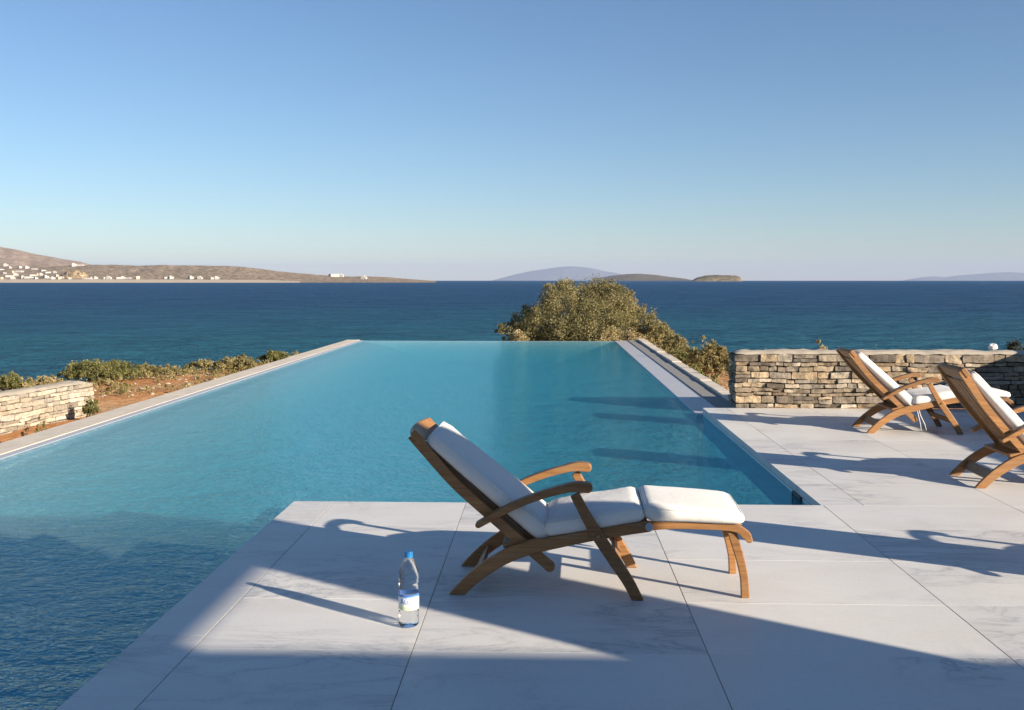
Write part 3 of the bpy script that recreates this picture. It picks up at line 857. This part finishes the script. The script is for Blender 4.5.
# ------------------------------------------------------------------ foliage
def leaf_cloud(name, lobes, n, size, cols, parent=None, seed=0, flat=0.0, up=0.3, mat=None):
    rg = np.random.default_rng(seed)
    vol = np.array([l[3]*l[4]*l[5] for l in lobes])**0.67; pr = vol/vol.sum()
    idx = rg.choice(len(lobes), n, p=pr)
    L = np.array(lobes)[idx]
    d = rg.normal(size=(n, 3)); d /= np.linalg.norm(d, axis=1)[:, None]
    d[:, 2] = np.where(d[:, 2] < -0.35, -d[:, 2]*0.5, d[:, 2])
    # twig clumps give the crown its lumpy outline
    K = max(30, n//130)
    kd = rg.normal(size=(K, 3)); kd /= np.linalg.norm(kd, axis=1)[:, None]; kd[:, 2] = np.abs(kd[:, 2])*0.95-0.1
    kl = rg.choice(len(lobes), K, p=pr); kc = np.array(lobes)[kl]
    krad = rg.uniform(0.70, 1.08, K); shoot = rg.random(K) < 0.16; krad = np.where(shoot, rg.uniform(1.06, 1.26, K), krad)
    kcent = kc[:, :3] + kd*kc[:, 3:6]*krad[:, None]
    ktone = rg.uniform(0, 1, K)
    ks = np.minimum(np.minimum(kc[:, 3], kc[:, 4]), kc[:, 5])*rg.uniform(0.17, 0.36, K)
    ks = np.where(shoot, ks*0.55, ks)
    which = rg.integers(0, K, n); inclump = rg.random(n) < 0.86
    pos = L[:, :3] + d*L[:, 3:6]*(rg.random(n)**0.33)[:, None]*0.93
    g = rg.normal(size=(n, 3))*0.55
    pos = np.where(inclump[:, None], kcent[which] + g*ks[which][:, None], pos)
    out = pos - L[:, :3]; out /= (np.linalg.norm(out, axis=1)[:, None]+1e-6)
    a = rg.normal(size=(n, 3)) + out*0.5 + np.array([0, 0, up]); a /= np.linalg.norm(a, axis=1)[:, None]
    b = np.cross(a, rg.normal(size=(n, 3))); b /= np.linalg.norm(b, axis=1)[:, None]
    s = size*rg.uniform(0.6, 1.4, n)[:, None]
    l_, w_ = a*s, b*s*0.45
    V = np.empty((n, 4, 3)); V[:, 0] = pos-l_*0.5; V[:, 1] = pos+w_*0.5; V[:, 2] = pos+l_*0.6; V[:, 3] = pos-w_*0.5
    me = bpy.data.meshes.new(name)
    me.vertices.add(n*4); me.vertices.foreach_set('co', V.reshape(-1))
    me.loops.add(n*4); me.loops.foreach_set('vertex_index', np.arange(n*4, dtype=np.int32))
    me.polygons.add(n); me.polygons.foreach_set('loop_start', np.arange(0, n*4, 4, dtype=np.int32)); me.polygons.foreach_set('loop_total', np.full(n, 4, dtype=np.int32))
    me.update(calc_edges=True)
    C0, C1, C2 = [np.array(c) for c in cols]
    t = np.where(inclump, ktone[which], rg.random(n))*0.7 + rg.random(n)*0.3
    c = np.where((t < 0.5)[:, None], C0+(C1-C0)*(t*2)[:, None], C1+(C2-C1)*((t-0.5)*2)[:, None])
    c *= rg.uniform(0.9, 1.1, n)[:, None]
    ca = me.color_attributes.new('tone', 'FLOAT_COLOR', 'POINT')
    c4 = np.ones((n, 4, 4), dtype=np.float32); c4[:, :, :3] = c[:, None, :]
    ca.data.foreach_set('color', c4.reshape(-1))
    return link(name, me, mat or LEAF, parent)

def stems(name, parent, base, tips, r=0.03, seed=0):
    bm = bmesh.new(); rd = random.Random(seed)
    for t_ in tips:
        b_ = Vector(base) + Vector((rd.uniform(-.08, .08), rd.uniform(-.08, .08), 0)); e = Vector(t_)
        m_ = b_.lerp(e, 0.5) + Vector((rd.uniform(-.1, .1), rd.uniform(-.1, .1), 0.1))*(e-b_).length*0.5
        tube(bm, catmull([b_, m_, e], 4), [r*(1-0.75*i/8) for i in range(9)], 6)
    return from_bm(name, bm, BARK, parent, smooth=True)

OLIVE = ((0.080, 0.074, 0.030), (0.235, 0.205, 0.090), (0.44, 0.365, 0.185))
GREEN = ((0.070, 0.078, 0.026), (0.155, 0.155, 0.055), (0.29, 0.26, 0.105))
DRY = ((0.22, 0.17, 0.075), (0.38, 0.30, 0.15), (0.52, 0.42, 0.23))
FRESH = ((0.07, 0.095, 0.025), (0.15, 0.18, 0.05), (0.26, 0.27, 0.09))

def shrub(label, px, d, top_py, half_px, cols, n, size, seed, lobes_n=5, group=None, name='shrub', depth=1.0, cat='shrub', gz=None):
    x, y, _ = at(px, 280, d); z0 = ground_z(x, y) if gz is None else gz
    ztop = at(px, top_py+1.0, d)[2]; H = max(0.12, ztop-z0); wd = half_px/F_PX*d
    root = empty(name, (x, y, z0)); rd = random.Random(seed)
    lob = []
    for i in range(lobes_n):
        f = (i+0.5)/lobes_n*2-1; f += rd.uniform(-.12, .12)
        hh = H*(1-0.45*f*f)*rd.uniform(0.86, 1.0)
        r_ = wd*rd.uniform(0.40, 0.55)
        lob.append((f*wd*0.68, rd.uniform(-.5, .5)*wd*depth*0.6, hh*0.40, r_, r_*depth*rd.uniform(.8, 1.1), hh*0.58))
    leaf_cloud('foliage', lob, int(n*1.9), size*0.66, cols, root, seed)
    stems('stem', root, (0, 0, -0.05), [(l[0]*0.8, l[1]*0.8, l[2]*1.2) for l in lob], 0.012+0.012*H, seed)
    tag(root, label, cat, group)
    return root

# big bush at the far end of the pool
x, y, _ = at(588, 280, 27.6); z0 = ground_z(x, y)
bb = empty('bush', (x, y, z0)); tag(bb, 'largest bush, a rounded olive green one rising behind the far pool edge', 'bush')
def lobe(px, py, rpx, rpy, ddep=0.0, d=27.6):
    q = at(px, py, d+ddep); k = d/F_PX
    return (q[0]-x, q[1]-y, q[2]-z0, rpx*k, max(rpx, rpy)*k*0.9, rpy*k)
LB = [lobe(560, 306, 20, 25), lobe(592, 308, 24, 28, 0.3), lobe(617, 308, 17, 24, -0.1), lobe(600, 324, 32, 26, -0.5), lobe(548, 324, 22, 20, -0.3), lobe(566, 292, 13, 14), lobe(601, 295, 17, 15, 0.1),
      lobe(534, 332, 20, 15, -0.2), lobe(527, 320, 15, 13, 0.1), lobe(513, 331, 15, 11, -0.1), lobe(641, 324, 17, 18, 0.1), lobe(630, 316, 12, 14, 0.2), lobe(580, 336, 40, 22, -0.6), lobe(622, 328, 18, 18, -0.3), lobe(600, 350, 50, 22), lobe(540, 348, 30, 18)]
leaf_cloud('crown', LB, 140000, 0.040, OLIVE, bb, 21)
stems('trunk', bb, (0, 0, -0.2), [(l[0]*0.8, l[1]*0.8, l[2]) for l in LB], 0.07, 3)
shrub('olive shrub with a ragged top at the right foot of the largest bush', 655, 27.0, 310, 22, OLIVE, 8000, 0.075, 31)
shrub('straw coloured low shrub at the left foot of the largest bush', 516, 26.6, 326, 20, DRY, 5000, 0.07, 32, group=None)
shrub('dry golden brush fringing the far right corner of the pool', 622, 26.1, 326, 36, DRY, 8000, 0.06, 33, 7)
shrub('dome shaped olive shrub just left of the stone wall end', 712, 19.5, 331, 24, ((0.13, 0.115, 0.045), (0.27, 0.22, 0.095), (0.42, 0.34, 0.17)), 9000, 0.06, 34)
shrub('green shrub beside the channel between the two rounded bushes', 682, 21.0, 347, 17, GREEN, 5000, 0.06, 35)
shrub('fresh green low plant on red soil by the wall end', 697, 17.0, 359, 13, FRESH, 3500, 0.05, 36)
shrub('small leafy green plant on red soil closest to the wall end', 714, 15.2, 366, 9, FRESH, 2200, 0.045, 37)
shrub('loose olive scrub filling the gap right of the largest bush by the channel kerb', 674, 24.0, 327, 17, OLIVE, 6000, 0.06, 38)
shrub('pale green low scrub touching the left side of the dome shaped shrub', 692, 21.5, 340, 12, ((0.10, 0.10, 0.035), (0.22, 0.20, 0.08), (0.36, 0.31, 0.14)), 4000, 0.055, 39)
# plants peeping over the stone wall
shrub('straw coloured tuft showing over the wall left of the chair backs', 820, 15.0, 333, 18, DRY, 3000, 0.05, 41)
shrub('thin green weed showing over the middle of the wall', 876, 14.5, 334, 10, FRESH, 900, 0.045, 42, 3)
shrub('pale sprig showing over the wall left of the white rock', 912, 14.5, 335, 9, DRY, 600, 0.04, 43, 3)
shrub('faint low weed showing over the wall between two sprigs', 944, 14.8, 337, 9, FRESH, 500, 0.04, 44, 3)
shrub('dark green bush showing over the wall at the right edge of the view', 1018, 17.0, 333, 26, ((0.03, 0.03, 0.014), (0.055, 0.05, 0.022), (0.09, 0.075, 0.035)), 5000, 0.06, 45)
shrub('low dry bush hidden against the back of the wall end', 765, 15.5, 341, 20, DRY, 2500, 0.05, 46)
# left bank
shrub('broad low green mound of scrub, the widest on the left bank', 98, 20.3, 357, 40, GREEN, 14000, 0.055, 51, 8, depth=0.9)
shrub('olive scrub mound next to the wide green mound', 150, 21.3, 362, 24, ((0.09, 0.08, 0.032), (0.20, 0.17, 0.07), (0.35, 0.29, 0.14)), 6000, 0.055, 52)
shrub('grey green scrub mound left of the pair by the coping', 205, 22.8, 358, 20, OLIVE, 5000, 0.055, 53)
shrub('rounded brown green scrub third from the pool corner', 236, 22.8, 354, 22, OLIVE, 7000, 0.06, 54)
shrub('dark green rounded scrub nearest the left pool corner', 274, 24.6, 349, 16, GREEN, 6000, 0.06, 55)
shrub('small green scrub at the left edge of the view above the wall', 10, 18.3, 371, 18, GREEN, 3500, 0.055, 56)
shrub('small straw scrub between the wall and the wide green mound', 48, 18.6, 374, 18, DRY, 3000, 0.05, 57)
shrub('leafy weed growing at the end of the low left wall', 91, 14.9, 391, 10, GREEN, 2500, 0.045, 58)
shrub('spindly weed in front of the low left wall', 40, 12.6, 410, 9, GREEN, 500, 0.035, 59, 4)
shrub('dark dry weed left of the spindly weed by the low wall', 26, 12.1, 416, 8, ((0.05, 0.035, 0.025), (0.08, 0.06, 0.04), (0.12, 0.09, 0.06)), 400, 0.035, 60, 4)

# loose stones lying about on the soil
rd = random.Random(15); bm = bmesh.new(); lay = bm.verts.layers.float_color.new('tone'); cnt = 0
while cnt < 700:
    x = rd.uniform(-14, -5.3) if rd.random() < 0.8 else rd.uniform(2.6, 7); y = rd.uniform(10, 27)
    if interp(x, SHORE)-y < -1 or (-9.4 < x < -6.6 and y < 15.9) or (x > 0 and y < 12.3): continue
    s_ = rd.uniform(0.015, 0.05)*(2.0 if rd.random() < 0.08 else 1.0); z = ground_z(x, y)
    res = bmesh.ops.create_icosphere(bm, subdivisions=1, radius=s_); q = rd.uniform(0, 9); t_ = rd.uniform(0.6, 1.15)
    for v in res['verts']:
        k = 1 + 0.45*noise.noise(v.co*(1.1/s_)+Vector((q, q, 0)))
        v.co = Vector((x+v.co.x*k*1.25, y+v.co.y*k, z+v.co.z*k*0.7)); v[lay] = (0.46*t_, 0.37*t_, 0.27*t_, 1)
    cnt += 1
tag(from_bm('loose_stones', bm, STONE), 'small pale stones strewn over the ochre soil', 'loose stones', kind='stuff')

# low ground cover: nobody could count these tufts
rd = random.Random(77); lob = []
tries = 0
while len(lob) < 1300 and tries < 30000:
    tries += 1
    x = rd.uniform(-15, 9) if rd.random() < 0.4 else rd.uniform(-14, -5.2); y = rd.uniform(9.5, 29)
    if -5.5 < x < 2.7 and y < 25.6: continue
    if x > 1.9 and y < 12.3: continue
    if -9.4 < x < -6.6 and y < 15.9: continue
    if interp(x, SHORE) - y < -1: continue
    dens = noise.noise((x*0.45, y*0.45, 12)) + 0.5*noise.noise((x*1.3, y*1.3, 3))
    edge = interp(x, SHORE)-y
    if dens < (-0.12 if edge > 3.5 else -0.45): continue
    s = rd.uniform(0.05, 0.19)*(1.25 if edge < 3 else 0.85)
    lob.append((x, y, ground_z(x, y)+s*0.25, s*1.6, s*1.6, s*0.6))
tuft = leaf_cloud('ground_cover', lob, 130000, 0.036, ((0.12, 0.115, 0.04), (0.25, 0.21, 0.085), (0.44, 0.35, 0.18)), None, 90)
tag(tuft, 'low dry tufts and scrub scattered over the ochre soil', 'ground cover', kind='stuff')

# ------------------------------------------------------------------ distant hills, islands and the town
HILL_A = m_hill('scrub_hill', (0.44, 0.335, 0.26), (0.36, 0.28, 0.205), (0.17, 0.145, 0.105), 0.014)
HILL_B = m_hill('brown_mountain', (0.42, 0.32, 0.26), (0.34, 0.265, 0.215), (0.25, 0.20, 0.155), 0.004)
HILL_C = m_hill('far_island', (0.17, 0.185, 0.155), (0.14, 0.15, 0.13), (0.10, 0.115, 0.10), 0.0006)
CLIFF = m_hill('sandstone_cliff', (0.50, 0.38, 0.22), (0.42, 0.31, 0.18), (0.30, 0.22, 0.13), 0.03)
BEACH = m_plain('pale_sand', (0.42, 0.35, 0.26), 0.95, 0.1, 0.05)
def hill_fn(prof, d0, depth, rough, base=SEA_Z-1, fs=0.02, bias=1.0, back=0.35):
    def fn(px, t):
        d = d0 + depth*t
        dr = d0 + depth*(1-back)
        z = CAM_H - (interp(px, prof)-HORIZON)/F_PX*dr
        tt = min(1.0, t/(1-back)); s = (tt**bias)
        if t > 1-back: s = 1-((t-(1-back))/back)**2
        top = z - base
        x, y = W((px-512)/F_PX*d, d)
        nn = noise.fractal((px*fs, t*5*fs*12, d0*0.01), 1.0, 2.0, 5)
        return (x, y, base + max(0.0, top*s*(1+rough*nn*(0.35+0.65*math.sin(math.pi*min(1, tt)))) if top > 0 else 0))
    return fn
def hill(name, prof, d0, depth, mat, rough=0.12, step=2, rows=26, base=SEA_Z-1, fs=0.06, bias=1.0, back=0.35):
    fn = hill_fn(prof, d0, depth, rough, base, fs, bias, back)
    px0, px1 = prof[0][0], prof[-1][0]; n = int((px1-px0)/step)
    bm = bmesh.new()
    g = [[bm.verts.new(fn(px0+(px1-px0)*i/n, j/rows)) for i in range(n+1)] for j in range(rows+1)]
    for j in range(rows):
        for i in range(n): bm.faces.new((g[j][i], g[j][i+1], g[j+1][i+1], g[j+1][i]))
    tag(from_bm(name, bm, mat, smooth=True), kind='structure')
    return fn
mount = hill('mountain', [(-220, 226), (-120, 229), (-60, 237), (0, 246.5), (20, 250), (34, 253.5), (60, 258.5), (82, 262), (104, 267), (125, 273), (140, 280.5)], 3600, 1400, HILL_B, 0.10, 2, 30, fs=0.05)
coast = hill('headland', [(-220, 264), (-60, 265), (0, 266), (40, 266.5), (80, 265), (100, 264.3), (125, 265.5), (150, 265), (190, 265.4), (225, 265.6), (250, 267.5), (270, 270), (300, 273.3), (330, 275.6), (352, 276.6), (366, 276.2), (390, 277.4), (412, 279.2), (436, 281)], 2300, 700, HILL_A, 0.10, 1.5, 30, fs=0.06)
hill('beach', [(-220, 279.0), (60, 279.2), (150, 279.3), (260, 279.8), (300, 281)], 2255, 60, BEACH, 0.05, 4, 6, base=SEA_Z-0.5)
hill('bluff', [(56, 279), (62, 274), (66, 271.2), (74, 270.3), (83, 271), (89, 276), (93, 279)], 2380, 160, CLIFF, 0.25, 0.7, 12, fs=0.3, bias=0.6)
hill('island', [(585, 281), (598, 278), (612, 275.6), (628, 273.9), (640, 273.6), (655, 274.7), (670, 276.8), (685, 278.6), (697, 281)], 7600, 900, m_hill('island_scrub', (0.19, 0.165, 0.12), (0.15, 0.13, 0.095), (0.11, 0.10, 0.07), 0.004), 0.08, 1.5, 16)
hill('island', [(690, 281.4), (697, 277.5), (706, 275.4), (716, 274.8), (728, 275.2), (736, 275.5), (740.5, 276.8), (742.5, 281.6)], 4600, 420, m_hill('island_rock', (0.33, 0.25, 0.17), (0.16, 0.14, 0.09), (0.12, 0.11, 0.06), 0.008), 0.12, 0.8, 14, bias=0.45, fs=0.2)
hill('island', [(490, 281), (500, 278.3), (515, 274.3), (530, 271.2), (545, 269), (558, 266.8), (568, 265.8), (580, 266.4), (592, 268.0), (606, 271), (622, 274), (640, 277), (668, 280), (690, 281.5)], 42000, 4000, HILL_C, 0.06, 2, 16, base=-40)
hill('island', [(900, 281), (912, 278.6), (926, 276.6), (934, 276.2), (945, 277.2), (958, 275.4), (975, 274), (992, 272.6), (1008, 272.1), (1024, 272.8), (1060, 274), (1110, 277), (1160, 281)], 40000, 4000, HILL_C, 0.06, 3, 16, base=-40)

# houses of the far town: three kinds, then copies
WHITEWASH = m_plain('whitewash', (0.42, 0.40, 0.375), 0.9, 0.04, 0.3)
SHUT = m_plain('dark_opening', (0.10, 0.11, 0.13), 0.6)
TILE = m_plain('pale_ochre_render', (0.62, 0.50, 0.36), 0.9, 0.05, 0.3)
def town_house(kind):
    t = empty('town_house', (0, 0, 0))
    w, dp, hh = ((13, 10, 6.2), (20, 10, 5.2), (10, 9, 8.2))[kind]
    bm = bmesh.new(); box(bm, -w/2, w/2, -dp/2, dp/2, -3, hh)
    if kind == 0: box(bm, -w/2+0.5, w*0.1, -dp/2+1.5, dp/2-0.5, hh+0.003, hh+2.6)
    if kind == 1: box(bm, w/2+0.003, w/2+5, -dp/2+2, dp/2-1, -3, hh-1.4)
    from_bm('wall', bm, TILE if kind == 2 else WHITEWASH, t)
    bm = bmesh.new(); box(bm, -w/2-0.15, w/2+0.15, -dp/2-0.15, dp/2+0.15, hh-0.32, hh-0.02)
    from_bm('parapet', bm, WHITEWASH, t)
    k = 3 if kind < 2 else 2
    for i in range(k):
        bm = bmesh.new(); cx = -w/2 + w*(i+0.5)/k; box(bm, cx-0.6, cx+0.6, -dp/2-0.06, -dp/2+0.2, 1.6, 3.2); from_bm('window', bm, SHUT, t)
    bm = bmesh.new(); box(bm, w*0.32-0.5, w*0.32+0.5, -dp/2-0.07, -dp/2+0.2, 0.0, 2.2) ; from_bm('door', bm, SHUT, t)
    return t
protos = [town_house(k) for k in range(3)]; used = [False]*3
def place(fn, px, py, kind, lab, grp='houses of the far waterfront town', scale=1.0, cat='house'):
    best = None
    for k in range(0, 130):
        p = fn(px, k/200)
        e = CAM_H
        xr = p[0]*CY + p[1]*SY; d = -p[0]*SY + p[1]*CY
        yy = HORIZON + (CAM_H-p[2])/d*F_PX
        if best is None or abs(yy-py) < best[0]: best = (abs(yy-py), p)
    o = protos[kind] if not used[kind] else copy_thing(protos[kind]); used[kind] = True
    p = best[1]; o.location = (p[0], p[1], p[2]); s = scale; o.scale = (s, s, s)
    o.rotation_euler = (0, 0, math.atan2(p[1], p[0]) - math.pi/2 + random.Random(px*7+py).uniform(-0.5, 0.6))
    tag(o, lab, cat, grp); return o
labs = ['small white flat roofed house in the far town across the bay', 'long white flat roofed house in the far town across the bay', 'ochre flat roofed house in the far town across the bay']
rd = random.Random(5)
town = []
for px, py in ((2, 279), (9, 277), (13, 272.5), (19, 272), (23, 278.3), (5, 274), (28, 278.2), (32, 276), (38, 275.5), (41, 275.2), (46, 278), (50, 278.6), (57, 276.5), (60, 279), (62, 278.2), (36, 279), (16, 275.8), (27, 268.6), (34, 269.5), (20, 268.2), (10, 268.3), (6, 264.8),
               (43, 271), (48, 273), (55, 273), (75, 276.8), (78, 276.6), (82, 277.4), (85, 279.5), (88, 279.4), (93, 278.6), (96, 278.9), (105, 279), (109, 279.1), (120, 278.8), (123, 278.7), (128, 278.6), (138, 279), (1, 270), (53, 279.2), (70, 279.2), (13, 279.3)):
    k = rd.choice((0, 0, 1, 1, 2)); town.append((px, py))
    place(coast, px, py, k, labs[k], scale=rd.uniform(0.5, 0.85))
for px, py in ((168, 278.6), (171, 278.8), (191, 278.8), (200, 279), (214, 279), (217, 279)):
    place(coast, px, py, 1 if px in (168, 214) else 0, 'lone %s house on the far shore right of the town' % ('long white' if px in (168, 214) else 'small white'), 'houses scattered along the far shore', 0.8)
o = place(coast, 74.5, 266.3, 0, 'white villa alone on top of the sandy bluff above the town', None, 1.0)
o = place(coast, 80.5, 265.8, 1, 'long white villa on the ridge right of the bluff', None, 0.7)
o = place(coast, 334, 276.6, 1, 'long white building on the low ridge near the tip of the headland', None, 1.3, 'building')
o = place(coast, 341, 276.8, 0, 'white cubic building beside the long one near the headland tip', None, 1.0, 'building')
o = place(coast, 364, 279.0, 0, 'single white house at the water near the headland tip', None, 1.0)
for k in range(3):
    if not used[k]:
        for c in list(protos[k].children): bpy.data.objects.remove(c)
        bpy.data.objects.remove(protos[k])

# ------------------------------------------------------------------ air
bm = bmesh.new(); box(bm, -52000, 52000, -9500, 52000, -42, 760)
hz_m, nt, b = new_mat('sea_air'); nt.nodes.remove(b)
pv = N(nt, 'ShaderNodeVolumePrincipled'); pv.inputs['Color'].default_value = (0.47, 0.56, 0.80, 1); pv.inputs['Density'].default_value = 2.4e-5
pv.inputs['Anisotropy'].default_value = 0.0
nt.links.new(pv.outputs[0], nt.nodes['Material Output'].inputs['Volume'])
tag(from_bm('haze', bm, hz_m), kind='stuff')
